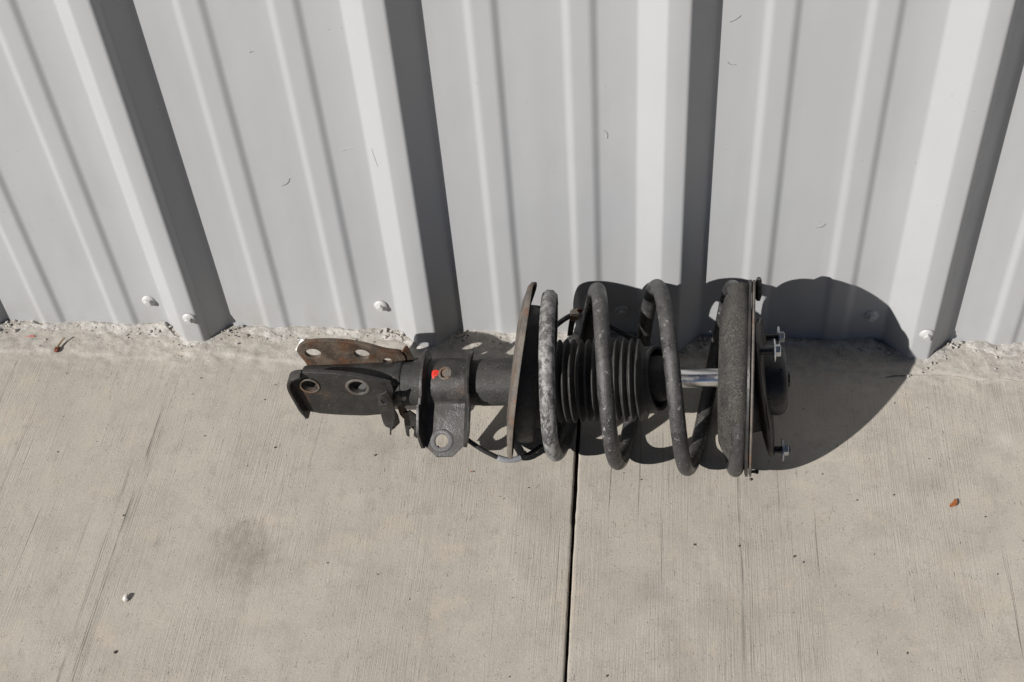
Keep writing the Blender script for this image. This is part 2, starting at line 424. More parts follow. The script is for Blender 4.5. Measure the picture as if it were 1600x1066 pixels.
def screw_mesh():
    bm = bmesh.new()
    def ring(r, y, n=24, hexr=False):
        out = []
        for i in range(n):
            t = 2 * math.pi * i / n; rr = r
            if hexr: rr = r * math.cos(math.pi / 6) / math.cos(((t + math.pi / 6) % (math.pi / 3)) - math.pi / 6)
            out.append(bm.verts.new((rr * math.cos(t), y, rr * math.sin(t))))
        return out
    rs = [ring(.0086, 0), ring(.0088, -.0008), ring(.0080, -.0022), ring(.0060, -.0034), ring(.0049, -.0036, hexr=True), ring(.0049, -.0070, hexr=True), ring(.0038, -.0080)]
    for a, b in zip(rs[:-1], rs[1:]):
        for i in range(24): bm.faces.new((a[i], a[(i + 1) % 24], b[(i + 1) % 24], b[i]))
    bm.faces.new(rs[-1][::-1])
    bmesh.ops.recalc_face_normals(bm, faces=bm.faces)
    me = bpy.data.meshes.new('screw'); bm.to_mesh(me); bm.free(); me.materials.append(M_screw)
    me.polygons.foreach_set('use_smooth', [True] * len(me.polygons)); me.set_sharp_from_angle(angle=math.radians(32)); return me
SM = screw_mesh()
def screw(x, z, k):
    kk = max(q for q in panels if q <= k + (0 if x > rib_centre(k) + .02 else -1)) if k > -7 else -8
    y = wall_y(x) - (.0012 if wall_y(x) < -.02 else .0004)
    o = bpy.data.objects.new('screw', SM); COL.objects.link(o)
    o.location = (x, y, z); o.rotation_euler = (rnd.uniform(-.08, .08), rnd.uniform(0, 1), rnd.uniform(-.08, .08)); o.parent = panels[kk]
for k in range(-5, 9):
    for z in (.0475, 1.5):
        screw(rib_centre(k) - .0585 + (.0005 * rnd.uniform(-1, 1)), z + rnd.uniform(-.001, .001), k)
        if (k - 1) % 3 == 0: screw(rib_centre(k) + .0045, z + .0015, k)

# faint scuffs and scratches on the sheet
def scuff(x, z, dx, dz, mat, w=.0004, curl=.25):
    n = 6; V = []; F = []
    d = Vector((dx, 0, dz)); nn = Vector((-dz, 0, dx)).normalized()
    for i in range(n + 1):
        t = i / n; p = Vector((x, 0, z)) + d * t + nn * math.sin(t * math.pi) * d.length * curl
        wd = w * (.35 + .65 * math.sin(math.pi * min(1, t + .08))) * rnd.uniform(.6, 1.1)
        for s in (-1, 1):
            q = p + nn * wd * s; V.append((q.x, wall_y(q.x) - .00095, q.z))
            V.append((q.x, wall_y(q.x) - .0003, q.z))
    for i in range(n):
        a = i * 4; b = a + 4; F += [(a, b, b + 2, a + 2), (a + 1, a, a + 2, a + 3), (a, a + 1, b + 1, b), (a + 2, b + 2, b + 3, a + 3)]
    k = max(q for q in panels if rib_centre(q) < x)
    o = mk('scuff_mark', V, F, mat, None, False); o.parent = panels[k]
for a in [(-.2599, .2492, .012, .012, M_scuff), (-.2593, .4398, .005, .001, M_scuff), (.2539, .4784, .011, .008, M_scuff),
          (.2635, .4258, -.009, .003, M_scuff), (.3696, .1941, .010, .006, M_scuff), (.1265, .3247, -.003, .012, M_scuffw),
          (-.4456, .3437, -.008, .002, M_scuff), (-.1359, .2919, -.005, .022, M_scuffw),
          (-.1778, .3039, .012, .002, M_scuffw)]:
    scuff(*a, w=rnd.uniform(.00007, .00014), curl=rnd.uniform(-.25, .3))

# ------------------------------------------------------------------ pavement
pave = empty('pavement', (0, 0, 0)); tag(pave, kind='structure')
def joint_x(y, side):
    x = .0925 - .0147 * y
    j = .0005 * noise.noise(Vector((y * 30, side * 5, 0))) + .0006 * noise.noise(Vector((y * 90, side * 9, 2)))
    w = .0023 if y > -.30 else .0016
    return x + side * w + j
def slab(side):
    ys = np.concatenate([np.arange(.14, -.13, -.0022), np.arange(-.13, -.75, -.009), -.75 * 1.35 ** np.arange(0, 15)])
    d = np.concatenate([[0, .0004, .0012, .0025], np.arange(.005, 1.15, .0035) if side < 0 else np.arange(.005, .95, .0035), 1.2 * 1.4 ** np.arange(0, 12)])
    ny, nx = len(ys), len(d); V = []; F = []
    for j, y in enumerate(ys):
        jx = joint_x(y, side)
        for i, dd in enumerate(d):
            x = jx + side * dd
            z = 0.0
            if abs(x) < 1.2 and y > -1:
                z += .0008 * noise.noise(Vector((x * 6, y * 6, 1)))
                if y > -.13:
                    e = -.058 + .012 * noise.noise(Vector((x * 9, 3, 0))) + .006 * noise.noise(Vector((x * 40, 7, 0)))
                    t = min(1, max(0, (y - e) / .006)); k = .0016 * t * t * (3 - 2 * t)
                    amp = min(1, max(0, (y + .11) / .05))
                    k += amp * (.0012 * noise.noise(Vector((x * 55, y * 55, 4))) + .0008 * noise.noise(Vector((x * 160, y * 160, 4))))
                    z += k
            if dd == 0: z -= .0022
            elif dd == .0004: z -= .0009
            elif dd == .0012: z -= .0002
            V.append((x, y, z))
    for j in range(ny - 1):
        for i in range(nx - 1):
            a = j * nx + i; F.append((a, a + 1, a + nx + 1, a + nx) if side < 0 else (a + nx, a + nx + 1, a + 1, a))
    # vertical side of the joint
    o0 = len(V)
    for j, y in enumerate(ys): V.append((V[j * nx][0], y, -.016))
    for j in range(ny - 1): F.append((j * nx, j * nx + nx, o0 + j + 1, o0 + j) if side < 0 else (o0 + j, o0 + j + 1, j * nx + nx, j * nx))
    mk('slab', V, F, M_conc, pave, True, 60)
slab(-1); slab(1)
mk('joint_filler', [(.0, .14, -.0115), (.20, .14, -.0115), (1.2, -50, -.0115), (.3, -50, -.0115)], [(0, 3, 2, 1)], M_joint, pave, False)
grd = mk('ground', [(-200, -200, -.03), (200, -200, -.03), (200, 200, -.03), (-200, 200, -.03)], [(0, 1, 2, 3)], M_grit, None, False); tag(grd, kind='structure')

# mortar packed against the foot of the sheets, broken open here and there
def mortar():
    xs = np.arange(-.95, 1.05, .0014); ds = np.concatenate([[-.004, -.001], np.arange(0, .030, .0013), [.033, .038, .044]])
    V = []; F = []; nx, nd = len(xs), len(ds)
    def N(a, b, c): return noise.noise(Vector((a, b, c)))
    for x in xs:
        w = float(np.mean([wall_y(x + t) for t in (-.003, 0, .003)]))
        cr = N(x * 13, 1, 1) + .6 * N(x * 37, 2, 1); h0 = .0040 + .0035 * N(x * 12, 4, 8) + .0014 * N(x * 55, 4, 2)
        kk = round((x - rib_centre(1)) / PITCH); dxr = x - rib_centre(1) - kk * PITCH
        sc = 1 - .62 * min(1, max(0, (-w - .012) / .015))
        pocket = math.exp(-((dxr + .040) / .016) ** 2) + .8 * math.exp(-((dxr - .046) / .014) ** 2)
        h0 += .0035 * math.exp(-((dxr + .048) / .012) ** 2)
        for d in ds:
            y = w - d * sc
            t = max(0, d) / .03
            z = h0 * (1 - t) ** 1.3 * (1.0 if d > .002 else .8)
            z += .0024 * N(x * 45, y * 70, 3) * max(0, 1 - t * .8) + .0009 * N(x * 170, y * 210, 5) * max(0, 1 - t) + .0004 * N(x * 480, y * 480, 6)
            # open cracks beside the sheet
            op = cr + .55 * pocket - .38
            if op > 0 and d < .010: z -= min(.016, op * .085) * max(0, 1 - abs(d - .0025) / (.0035 + .006 * min(1, op * 2)))
            if pocket > .4 and N(x * 90, y * 90, 9) > .30 and d < .016: z -= .005
            if d > .028: z = min(z, .0016) - (d - .028) * .25
            V.append((x, y, z))
    for i in range(nx - 1):
        for j in range(nd - 1):
            a = i * nd + j; F.append((a, a + 1, a + nd + 1, a + nd))
    mk('mortar_bead', V, F, M_mort, pave, True, 50)
mortar()

# crack line in the trowelled strip on the right: an open lip with depth
cr = [(.4700, -.0610), (.4829, -.0576), (.5138, -.0580), (.5400, -.0570), (.5598, -.0590), (.5819, -.0645), (.6056, -.0592), (.6352, -.0639), (.68, -.061)]
cp = catmull([(a, b, .0012) for a, b in cr], 8)
V = []; F = []
for i, p in enumerate(cp):
    w = max(.00002, .00016 + .0003 * noise.noise(p * 70)); zz = .0016 + .0009 * noise.noise(Vector((p.x * 60, 3, 3)))
    V += [(p.x, p.y + w, zz - .0004), (p.x, p.y - w, zz - .0004), (p.x, p.y - w, -.0005), (p.x, p.y + w, -.0005)]
for i in range(len(cp) - 1):
    a = i * 4; b = a + 4; F += [(a, a + 1, b + 1, b), (a + 1, a + 2, b + 2, b + 1), (a + 3, a, b, b + 3)]
mk('crack', V, F, M_conc, pave, False)

# ------------------------------------------------------------------ the strut
Fv = Vector((0, -.652, .758)); Uv = Vector((0, .758, .652)); Xv = Vector((1, 0, 0))
def AX(x): return Vector((x, -.159 - .016 * (x + .02), .085 + .089 * (x + .02)))
adir = (AX(1) - AX(0)).normalized()
strut = empty('strut_assembly', (.04, -.16, 0))
tag(strut, 'used black suspension strut with coil spring lying on the concrete against the wall', 'car strut')
P_ = strut
def UFX(x, v, f, c=(-.163, .1)): return Vector((x, c[0], c[1])) + Uv * v + Fv * f

# tube
def bump_w(s, a): return lambda t, i: a * noise.noise(Vector((math.cos(t) * s, math.sin(t) * s, i * .7)))
lathe('damper_tube', [(-.236, .0), (-.236, .020), (-.233, .0245), (-.10, .0262), (-.03, .0270), (-.018, .0274), (-.016, .0280), (.07, .0280)], AX(0), adir, M_tube, P_, 64)

# clevis: two upright plates with bolt holes either side of the tube
def XZ(y0, dirn, warp=None):
    def f(a, b, c):
        y = y0 + dirn * c
        if warp: y += warp(a, b)
        return (a, y, b)
    return f
bo = resample(smooth_poly([(-.2417, .1062), (-.2375, .1147), (-.2282, .1229), (-.2093, .1247), (-.1712, .1222), (-.1523, .1187), (-.1342, .1103), (-.1103, .1043), (-.1105, .060), (-.118, .046), (-.225, .046), (-.232, .083)], 2), .004)
bwarp = lambda a, b: (.0035 * max(0, (a + .16) / .05) ** 1.5 if a > -.16 else 0) - .006 * max(0, (.083 - b) / .03) + .0012 * math.sin(a * 60)
M_ringt = mat_metal('worn_tan_hole_edge', dark=(.06, .052, .044), light=(.13, .115, .095), rust=.2, rustcol=(.09, .05, .03), grit=.5, rough=.6, dust=.1)
def hole_ring(name, cx, cz, y, r, rr, mat, par, tilt=0):
    V, F = [], []
    seg = 32; k = 10
    for i in range(seg):
        t = 2 * math.pi * i / seg
        for j in range(k):
            s = 2 * math.pi * j / k
            R = r + rr + rr * math.cos(s); V.append((cx + R * math.cos(t), y + rr * .45 * math.sin(s), cz + R * math.sin(t)))
    for i in range(seg):
        for j in range(k):
            a = i * k + j; b = i * k + (j + 1) % k; c = ((i + 1) % seg) * k + (j + 1) % k; d = ((i + 1) % seg) * k + j; F.append((a, b, c, d))
    return mk(name, V, F, mat, par, True)
back_ear = plate('clevis_plate', bo, [(-.2215, .1025, .0095, .0082), (-.1620, .1022, .0092, .0080), (-.1325, .0915, .0052, .0045)], XZ(-.135, 1, bwarp), .0052, M_rust, P_, .0018)
tag(back_ear, 'rusty brown bolt plate nearer the wall')
fo = resample(smooth_poly([(-.2412, .1060), (-.2372, .1153), (-.2269, .1210), (-.1856, .1225), (-.1559, .1192), (-.1271, .1090), (-.1165, .1045), (-.1225, .0480), (-.2300, .0448), (-.2370, .0781)], 2), .004)
front_ear = plate('clevis_plate', fo, [(-.2175, .0985, .0098, .0092), (-.1595, .0990, .0105, .0100)], XZ(-.183, 1, lambda a, b: .0008 * math.sin(a * 50)), .0055, M_black, P_, .0022)
# turned-out lip along its upper and outer edge
lip_path = [(-.2300, .0448), (-.2340, .060), (-.2375, .0781), (-.2408, .095), (-.2412, .1060), (-.2385, .1140), (-.2330, .1188), (-.2240, .1212)]
lp = catmull([(a, 0, b) for a, b in lip_path], 6); V = []; F = []
for i, p in enumerate(lp):
    t = (lp[min(i + 1, len(lp) - 1)] - lp[max(i - 1, 0)]).normalized(); inn = Vector((t.z, 0, -t.x))
    if inn.dot(Vector((-.19, 0, .08)) - p) < 0: inn = -inn
    g = i / (len(lp) - 1); dep = .0036 * (1 - max(0, (g - .70) / .30) ** 2) * min(1, .1 + g * 5) + .0004
    for off, y in ((-.0006, -.1775), (-.0008, -.1885 - dep * .6), (-.0002, -.1885 - dep), (.0016, -.1885 - dep - .0006), (.0030, -.1885 - dep), (.0036, -.1885 - dep * .5), (.0040, -.1775)):
        q = p + inn * off; V.append((q.x, y, q.z))
for i in range(len(lp) - 1):
    for j in range(7):
        a = i * 7 + j; b = i * 7 + (j + 1) % 7; F.append((a, b, b + 7, a + 7))
F.append(tuple(range(7))); F.append(tuple((len(lp) - 1) * 7 + j for j in range(7)))
mk('plate_lip', V, F, M_black, P_, True, 45)
hole_ring('hole_collar', -.1595, .0990, -.1834, .0104, .0022, M_ringt, P_)
hole_ring('hole_collar', -.2175, .0985, -.1833, .0098, .0014, M_rimr, P_)
# closed underside wrapping the tube
V = []; F = []; NS = 18
for i, x in enumerate(np.linspace(-.228, -.116, 14)):
    c = AX(x)
    for j in range(NS + 1):
        a = math.pi * j / NS; r = .0265
        V.append((x, -.1575 + (.0215) * math.cos(a), c.z - .002 - r * math.sin(a) * .95)); 
for i in range(13):
    for j in range(NS): a = i * (NS + 1) + j; F.append((a, a + 1, a + NS + 2, a + NS + 1))
w_ = mk('clevis_web', V, F, M_black, P_, True, 60); sm_ = w_.modifiers.new('s', 'SOLIDIFY'); sm_.thickness = .003

# collar at the inner end of the clevis, with the flared ear towards the wall
lathe('clamp_band', [(-.1190, .0262), (-.1190, .0278), (-.1115, .0278), (-.1100, .0270), (-.1100, .0262)], AX(0), adir, M_black, P_, 56, bump_w(3, .03))
def poly_plate(name, pts, thick, mat, parent, n=None, bevel=.0007):
    """flat sheet piece through 3D points"""
    P = [Vector(p) for p in pts]; c = sum(P, Vector()) / len(P)
    if n is None:
        n = Vector()
        for i in range(len(P)): n += (P[i] - c).cross(P[(i + 1) % len(P)] - c)
    n = Vector(n).normalized(); a, u, w = frame(n, (.3, .1, 1))
    ol = [((p - c).dot(u), (p - c).dot(w)) for p in P]; off = [(p - c).dot(n) for p in P]
    def f(x, y, z):
        d = [1 / (1e-9 + (x - o[0]) ** 2 + (y - o[1]) ** 2) for o in ol]; h = sum(q * o for q, o in zip(d, off)) / sum(d)
        return c + u * x + w * y + n * (z + h)
    return plate(name, ol, [], f, thick, mat, parent, bevel)
poly_plate('flared_tab', [(-.1190, -.134, .0985), (-.1155, -.131, .1035), (-.1130, -.130, .1055), (-.1095, -.128, .1110), (-.1065, -.127, .1095), (-.1040, -.127, .098), (-.1005, -.128, .0865), (-.106, -.131, .0835), (-.1123, -.133, .0830)], .0025, M_rust, P_)

FORK = [(-0.1104, -0.186, 0.0563), (-0.1022, -0.186, 0.0603), (-0.0955, -0.186, 0.0522), (-0.0935, -0.186, 0.0353), (-0.095, -0.186, 0.0155), (-0.0998, -0.186, 0.0078), (-0.103, -0.186, 0.0139), (-0.1011, -0.186, 0.0239), (-0.1036, -0.186, 0.0287), (-0.1074, -0.186, 0.0236), (-0.1082, -0.186, 0.0099), (-0.1117, -0.186, 0.0135), (-0.1117, -0.186, 0.0332)]
# torn hose bracket in front of the clevis
cpts = [(-.1329, .1075), (-.1350, .0900), (-.1345, .0720), (-.1338, .0590), (-.1325, .0490), (-.1222, .0482), (-.1185, .0560), (-.1161, .0741), (-.1172, .1000), (-.1198, .1150), (-.1262, .1110)]
def curved(a, b, c):
    t = (a + .135) / .02; return (a, -.1945 - c - .006 * math.sin(max(0, min(1, t)) * math.pi), b)
cb = plate('hose_bracket', smooth_poly(cpts, 2), [(-.1255, .0975, .0042, .0050)], curved, .0026, M_black, P_, .0008)
tag(cb, 'curved grey bracket end with a small torn hole')
strip = [(-.1254, .0985), (-.1210, .0992), (-.1169, .0978), (-.1135, .0880), (-.1111, .0763), (-.1090, .0630), (-.1058, .0540), (-.1030, .0460), (-.1060, .0400), (-.1120, .0400), (-.1166, .0499), (-.1165, .0620), (-.1192, .0735), (-.1222, .0840), (-.1200, .0900), (-.1240, .0925)]
def torn(a, b, c): return (a + .0015 * math.sin(b * 160), -.178 - c - .30 * max(0, .055 - b) + .004 * math.sin(b * 90), b + .022 * max(0, .055 - b) / .055 + .001)
tp = plate('torn_strip', strip, [], torn, .0022, M_rust, P_, .0005); tag(tp, 'thin rusty torn strip beside the clevis')
poly_plate('torn_fork', FORK, .0028, M_black, P_, bevel=.0008)
poly_plate('torn_spike', [(-.1191, -.190, .0720), (-.1160, -.188, .055), (-.1150, -.190, .0430), (-.1210, -.193, .0370), (-.1268, -.194, .0315), (-.1262, -.194, .0370), (-.1225, -.194, .047), (-.1215, -.192, .0600)], .002, M_rimr, P_)
poly_plate('torn_spike', [(-.1262, -.196, .048), (-.1235, -.195, .050), (-.1262, -.199, .0300), (-.1283, -.199, .0300)], .0015, M_black, P_)

# saddle bracket for the stabiliser link
XL, XR = -.0800, -.0320
def saddle_path():
    R = .0305; pts = []
    for d in np.linspace(118, -42, 27):
        t = math.radians(d); pts.append((R * math.sin(t), R * math.cos(t)))
    v0, f0 = pts[-1]
    pts += [(v0 - .0030, f0 - .0012), (v0 - .0065, f0 - .0012), (v0 - .012, f0 - .0005)]
    for k in range(1, 9): pts.append((v0 - .012 - k * (.0855 + v0 - .012) / 8, f0 - .0005 + .001 * math.sin(k / 8 * 3)))
    return pts
SP = saddle_path()
cen = (-.1594, .0815)
def SADP(x, s, off=0):
    i = min(len(SP) - 2, int(s)); t = s - i; v = SP[i][0] * (1 - t) + SP[i + 1][0] * t; f = SP[i][1] * (1 - t) + SP[i + 1][1] * t
    dv = SP[i + 1][0] - SP[i][0]; df = SP[i + 1][1] - SP[i][1]; ln = math.hypot(dv, df); nv, nf = df / ln, -dv / ln
    return Vector((x, *cen)) + Uv * (v + nv * off) + Fv * (f + nf * off) + Vector((0, 0, .089 * (x + .055)))
def vOf(s): i = min(len(SP) - 2, int(s)); t = s - i; return SP[i][0] * (1 - t) + SP[i + 1][0] * t
def fOf(s): i = min(len(SP) - 2, int(s)); t = s - i; return SP[i][1] * (1 - t) + SP[i + 1][1] * t
bm = bmesh.new(); NX = 24; NSS = len(SP) * 3 - 3 + 1; grid = []
holeA = (-.0595, -.0665, .0082); holeB = (-.0570, .0125, .0062)
for j in range(NSS):
    s = j / 3; v = vOf(s); row = []
    # chamfered foot of the tab
    inset = max(0, (-.0715 - v) / .0125) * .0150 if v < -.0715 else 0
    for i in range(NX + 1):
        x = XL + inset * .9 + (XR - XL - inset * 1.75) * i / NX
        row.append([x, s, v])
    grid.append(row)
verts = {}
def snap(x, s, v):
    for hx, hv, hr in (holeA, holeB):
        if v > .03 or fOf(s) < 0: continue
        d = math.hypot(x - hx, v - hv)
        if d < hr * 1.55 and d > 1e-6:
            if d >= hr * .62:
                k = hr / d if d < hr * 1.25 else 1
                return (hx + (x - hx) * k, hv + (v - hv) * k, d)
            return (x, v, d)
    return (x, v, 9)
rows = []
for row in grid:
    rr = []
    for x, s, v in row:
        nx_, nv_, d = snap(x, s, v)
        if nv_ != v:
            lo, hi = max(0, s - 4), min(len(SP) - 1.001, s + 4)
            for _ in range(24):
                md = (lo + hi) / 2
                if vOf(md) > nv_: lo = md
                else: hi = md
            s = lo
        inside = any(math.hypot(nx_ - hx, nv_ - hv) < hr * .93 and fOf(s) > 0 for hx, hv, hr in (holeA, holeB))
        rr.append((bm.verts.new(SADP(nx_, min(s, len(SP) - 1.001))), inside))
    rows.append(rr)
for j in range(NSS - 1):
    for i in range(NX):
        q = (rows[j][i], rows[j][i + 1], rows[j + 1][i + 1], rows[j + 1][i])
        if any(w[1] for w in q): continue
        bm.faces.new([w[0] for w in q])
for v in [v for v in bm.verts if not v.link_faces]: bm.verts.remove(v)
sad = from_bm('link_bracket', bm, M_black, P_, True, 50)
so = sad.modifiers.new('s', 'SOLIDIFY'); so.thickness = .003; so.offset = -1
be = sad.modifiers.new('b', 'BEVEL'); be.width = .0008; be.segments = 2; be.limit_method = 'ANGLE'; be.angle_limit = math.radians(50)
def sflange(x0, lean, hmax, sgn):
    """upturned side flange following the saddle edge"""
    V = []; F = []; n = NSS
    for j in range(n):
        s = min(j / 3, len(SP) - 1.001); v = vOf(s); f = fOf(s)
        if v < -.076: break
        lvl = .0305 + hmax
        if v > -.01: h = hmax * min(1, (j + 1) / 14)
        else: h = max(0.0005, (lvl - f) * min(1, max(0, (v + .078) / .022)) ** .8)
        for k in range(5):
            t = k / 4; V.append(SADP(x0 + sgn * lean * t ** .5 * (h / hmax), s, h * t))
    m_ = len(V) // 5
    for j in range(m_ - 1):
        for k in range(4): a = j * 5 + k; F.append((a, a + 1, a + 6, a + 5))
    o = mk('bracket_flange', V, F, M_black, sad, True, 50)
    z = o.modifiers.new('s', 'SOLIDIFY'); z.thickness = .0032; z.offset = 0
    z = o.modifiers.new('b', 'BEVEL'); z.width = .0009; z.segments = 2; z.limit_method = 'ANGLE'
sflange(XL, .0035, .0115, -1); sflange(XR, .0030, .0070, 1)
def face_ring(name, hx, hv, r, rr, mat, flat=.35, segs=36):
    V = []; F = []; k = 10
    for i in range(segs):
        t = 2 * math.pi * i / segs
        for j in range(k):
            a = 2 * math.pi * j / k; R = r + rr + rr * math.cos(a); v = hv + R * math.sin(t)
            lo, hi = 6, len(SP) - 1.001
            for _ in range(24):
                md = (lo + hi) / 2
                if vOf(md) > v: lo = md
                else: hi = md
            V.append(SADP(hx + R * math.cos(t), lo, .0002 + rr * flat * math.sin(a)))
    for i in range(segs):
        for j in range(k): F.append((i * k + j, i * k + (j + 1) % k, ((i + 1) % segs) * k + (j + 1) % k, ((i + 1) % segs) * k + j))
    return mk(name, V, F, mat, sad, True)
M_ringg = mat_metal('worn_grey_collar', dark=(.045, .045, .047), light=(.075, .075, .077), rust=.08, grit=.4, rough=.5, dust=.1)
face_ring('hole_collar', holeA[0], holeA[1], .0078, .0030, M_ringg, .16)
face_ring('hole_collar', holeB[0], holeB[1], .0052, .0014, M_rimr, .3)
V = []; n = 20
for i in range(n): V.append(UFX(holeB[0] + .0012 + .0050 * math.cos(i * math.tau / n), holeB[1] + .0050 * math.sin(i * math.tau / n), .0272, cen))
mk('drift_plug', V, [tuple(range(n))], M_rimr, sad, False)
# dab of red marker paint on the shoulder of the saddle
V = []; F = []; n = 26
def blob(t): return .0042 * (1 + .22 * math.sin(2 * t + .6) + .14 * math.sin(3 * t + 2))
lst = []
for rr in (0, .5, 1):
    for i in range(n):
        t = i * math.tau / n; a = -.0690 + rr * blob(t) * math.cos(t) * .9 + .0012 * math.sin(t * 2); v = .0118 + rr * blob(t) * 1.25 * math.sin(t)
        lo, hi = 4, 26
        for _ in range(20):
            md = (lo + hi) / 2
            if vOf(md) > v: lo = md
            else: hi = md
        V.append(SADP(a, lo, .0007 if rr < 1 else .0001))
for r_ in range(2):
    for i in range(n): F.append((r_ * n + i, r_ * n + (i + 1) % n, (r_ + 1) * n + (i + 1) % n, (r_ + 1) * n + i))
tag(mk('paint_mark', V, F, M_red, sad, True), 'dab of bright red paint')

# lower spring seat: thin dished plate, rust on its rim
def tiltdir(du, df): return (Xv + Uv * du + Fv * df).normalized()
lc = Vector((.0240, -.1560, .1030)); ld = tiltdir(-.088, -.098)
Rl = .1010
seat = lathe('lower_spring_seat', [(-.004, .020), (-.004, .055), (-.0015, .080), (.0, Rl - .012), (.0005, Rl - .004), (.003, Rl), (.0065, Rl + .0005), (.0068, Rl - .0022), (.0040, Rl - .0030), (.0030, Rl - .006), (.0025, .080), (.0, .055), (.0, .020)], lc, ld, M_rimr, P_, 96, lambda t, i: (.105 * math.exp(-(((t + math.pi) % math.tau - math.pi + 1.30) / .42) ** 2) if 1 < i < 11 else 0) + .012 * noise.noise(Vector((math.cos(t) * 2, math.sin(t) * 2, 1))), 50)
for v_ in seat.data.vertices:
    q = v_.co - lc; rr = q.length
    if rr > .085:
        a_ = math.atan2(q.dot(Fv), q.dot(Uv)); k_ = math.exp(-((a_ + .40) / .5) ** 2) * ((rr - .085) / .027) ** 1.5
        v_.co.x += .0075 * k_
    v_.co.x += .0016 * math.sin(math.atan2(q.dot(Fv), q.dot(Uv)) * 2 + .8) * max(0, rr - .05) / .05
lathe('seat_insulator', [(.001, .070), (.004, .0785), (.010, .0800), (.020, .0800), (.0245, .0790), (.0262, .0755), (.0266, .0660), (.0275, .0630), (.036, .0620), (.0385, .0600), (.039, .035)], lc + Vector((.002, .0, -.002)), tiltdir(-.05, -.05), M_rubber, P_, 72, bump_w(2, .03))

# dust boot (bellows)
bx0, bx1 = .056, .1810; prof = [(bx0, .034)]
x = bx0; pitch = .00835; k = 0
while x < bx1 - .008:
    ro = (.0485 if k > 1 else .0465) + rnd.uniform(-.0007, .0004)
    prof += [(x + .0006, .0405), (x + .0020, .0418), (x + .0034, ro - .0020), (x + .0042, ro - .0003), (x + .0049, ro), (x + .0056, ro - .0004), (x + .0064, ro - .0022), (x + .0076, .0418)]
    x += pitch * rnd.uniform(.95, 1.05); k += 1
prof += [(x + .002, .0385), (x + .005, .0372)]
lathe('dust_boot', prof, AX(0) + Vector((0, -.0015, .0008)), adir, M_boot, P_, 96, lambda t, i: .018 * noise.noise(Vector((math.cos(t) * 1.4, math.sin(t) * 1.4, i * .05))) + .004 * noise.noise(Vector((math.cos(t) * 9, math.sin(t) * 9, i * .3))))
# open collar at the end of the boot, tipped towards the viewer's side
bd = (adir * .93 + Fv * .30 + Uv * .04).normalized(); bc = AX(.1775) + Vector((0, 0, 0))
lathe('boot_collar', [(-.004, .0362), (.003, .0378), (.010, .0372), (.0135, .0378), (.0150, .0372), (.0150, .0345), (.0135, .0335), (.006, .0330), (.0, .0300), (-.002, .013)], bc, bd, M_boot, P_, 64, None, 50)

lathe('collar_shade_plug', [(.160, .0), (.160, .027), (.192, .027), (.198, .0255), (.201, .022), (.2015, .0112)], AX(0), adir, M_rubber, P_, 48)  # black plug added in place of the shade inside the collar; covers the rod
# chrome rod
lathe('piston_rod', [(.15, .0), (.15, .0108), (.262, .0108), (.262, .0)], AX(0), adir, M_chrome, P_, 48)

# coil spring
keys = [(-235, .0400, .078), (-180, .0500, .0800), (-90, .0560, .0840), (0, .0624, .0885), (90, .0680, .0900), (180, .0743, .0925), (270, .0945, .0960), (360, .1169, .0985), (450, .1320, .0995), (540, .1467, .1000), (630, .1655, .1020), (720, .1850, .1035), (810, .2055, .1038), (900, .2262, .1038), (990, .2545, .1038), (1035, .2665, .1038), (1080, .2715, .1038), (1170, .2770, .1025), (1260, .2790, .1030), (1350, .2800, .1035), (1420, .2800, .1035)]
kt = np.array([k[0] for k in keys]); kx = np.array([k[1] for k in keys]); kr = np.array([k[2] for k in keys])
def smoothk(T, Y):
    d = np.zeros(len(T)); h = np.diff(T); s = np.diff(Y) / h
    for i in range(1, len(T) - 1): d[i] = 0 if s[i - 1] * s[i] <= 0 else 2 * s[i - 1] * s[i] / (s[i - 1] + s[i])
    d[0], d[-1] = s[0], s[-1]
    def f(t):
        i = int(min(len(T) - 2, max(0, np.searchsorted(T, t) - 1))); u = (t - T[i]) / h[i]
        return (1 + 2 * u) * (1 - u) ** 2 * Y[i] + u * (1 - u) ** 2 * h[i] * d[i] + u * u * (3 - 2 * u) * Y[i + 1] + u * u * (u - 1) * h[i] * d[i + 1]
    return f
fx, fr = smoothk(kt, kx), smoothk(kt, kr)
def spc(x):
    t = (x - .026) / .268; return Vector((0, -.158 * (1 - t) - .1665 * t, .1025 * (1 - t) + .112 * t))
def coil(t):
    x = fx(t); r = fr(t); a = math.radians(t); return Vector((x, 0, 0)) + spc(x) + Uv * (r * math.cos(a)) + Fv * (r * math.sin(a))
WR = .0088
def srough(p): return .018 * noise.noise(p * 140) + .01 * noise.noise(p * 420)
sweep('coil_spring', [coil(t) for t in np.arange(-120, 1418, 4)], WR, M_spring, P_, 22, srough)
# the first free turn still carries flaking pale paint: a skin just proud of the wire
sk = [coil(t) for t in np.arange(-12, 205, 4)]
sweep('flaking_paint', sk, lambda g: WR * (1.018 if .02 < g < .97 else .98), M_springw, P_, 28, lambda p: .026 * noise.noise(p * 170))
# thin plastic sleeve cut off at the top of the first turn
ee = [coil(t) for t in np.arange(-16, 12, 4)]
sweep('spring_sleeve', ee, WR * 1.10, M_rubber, P_, 9)

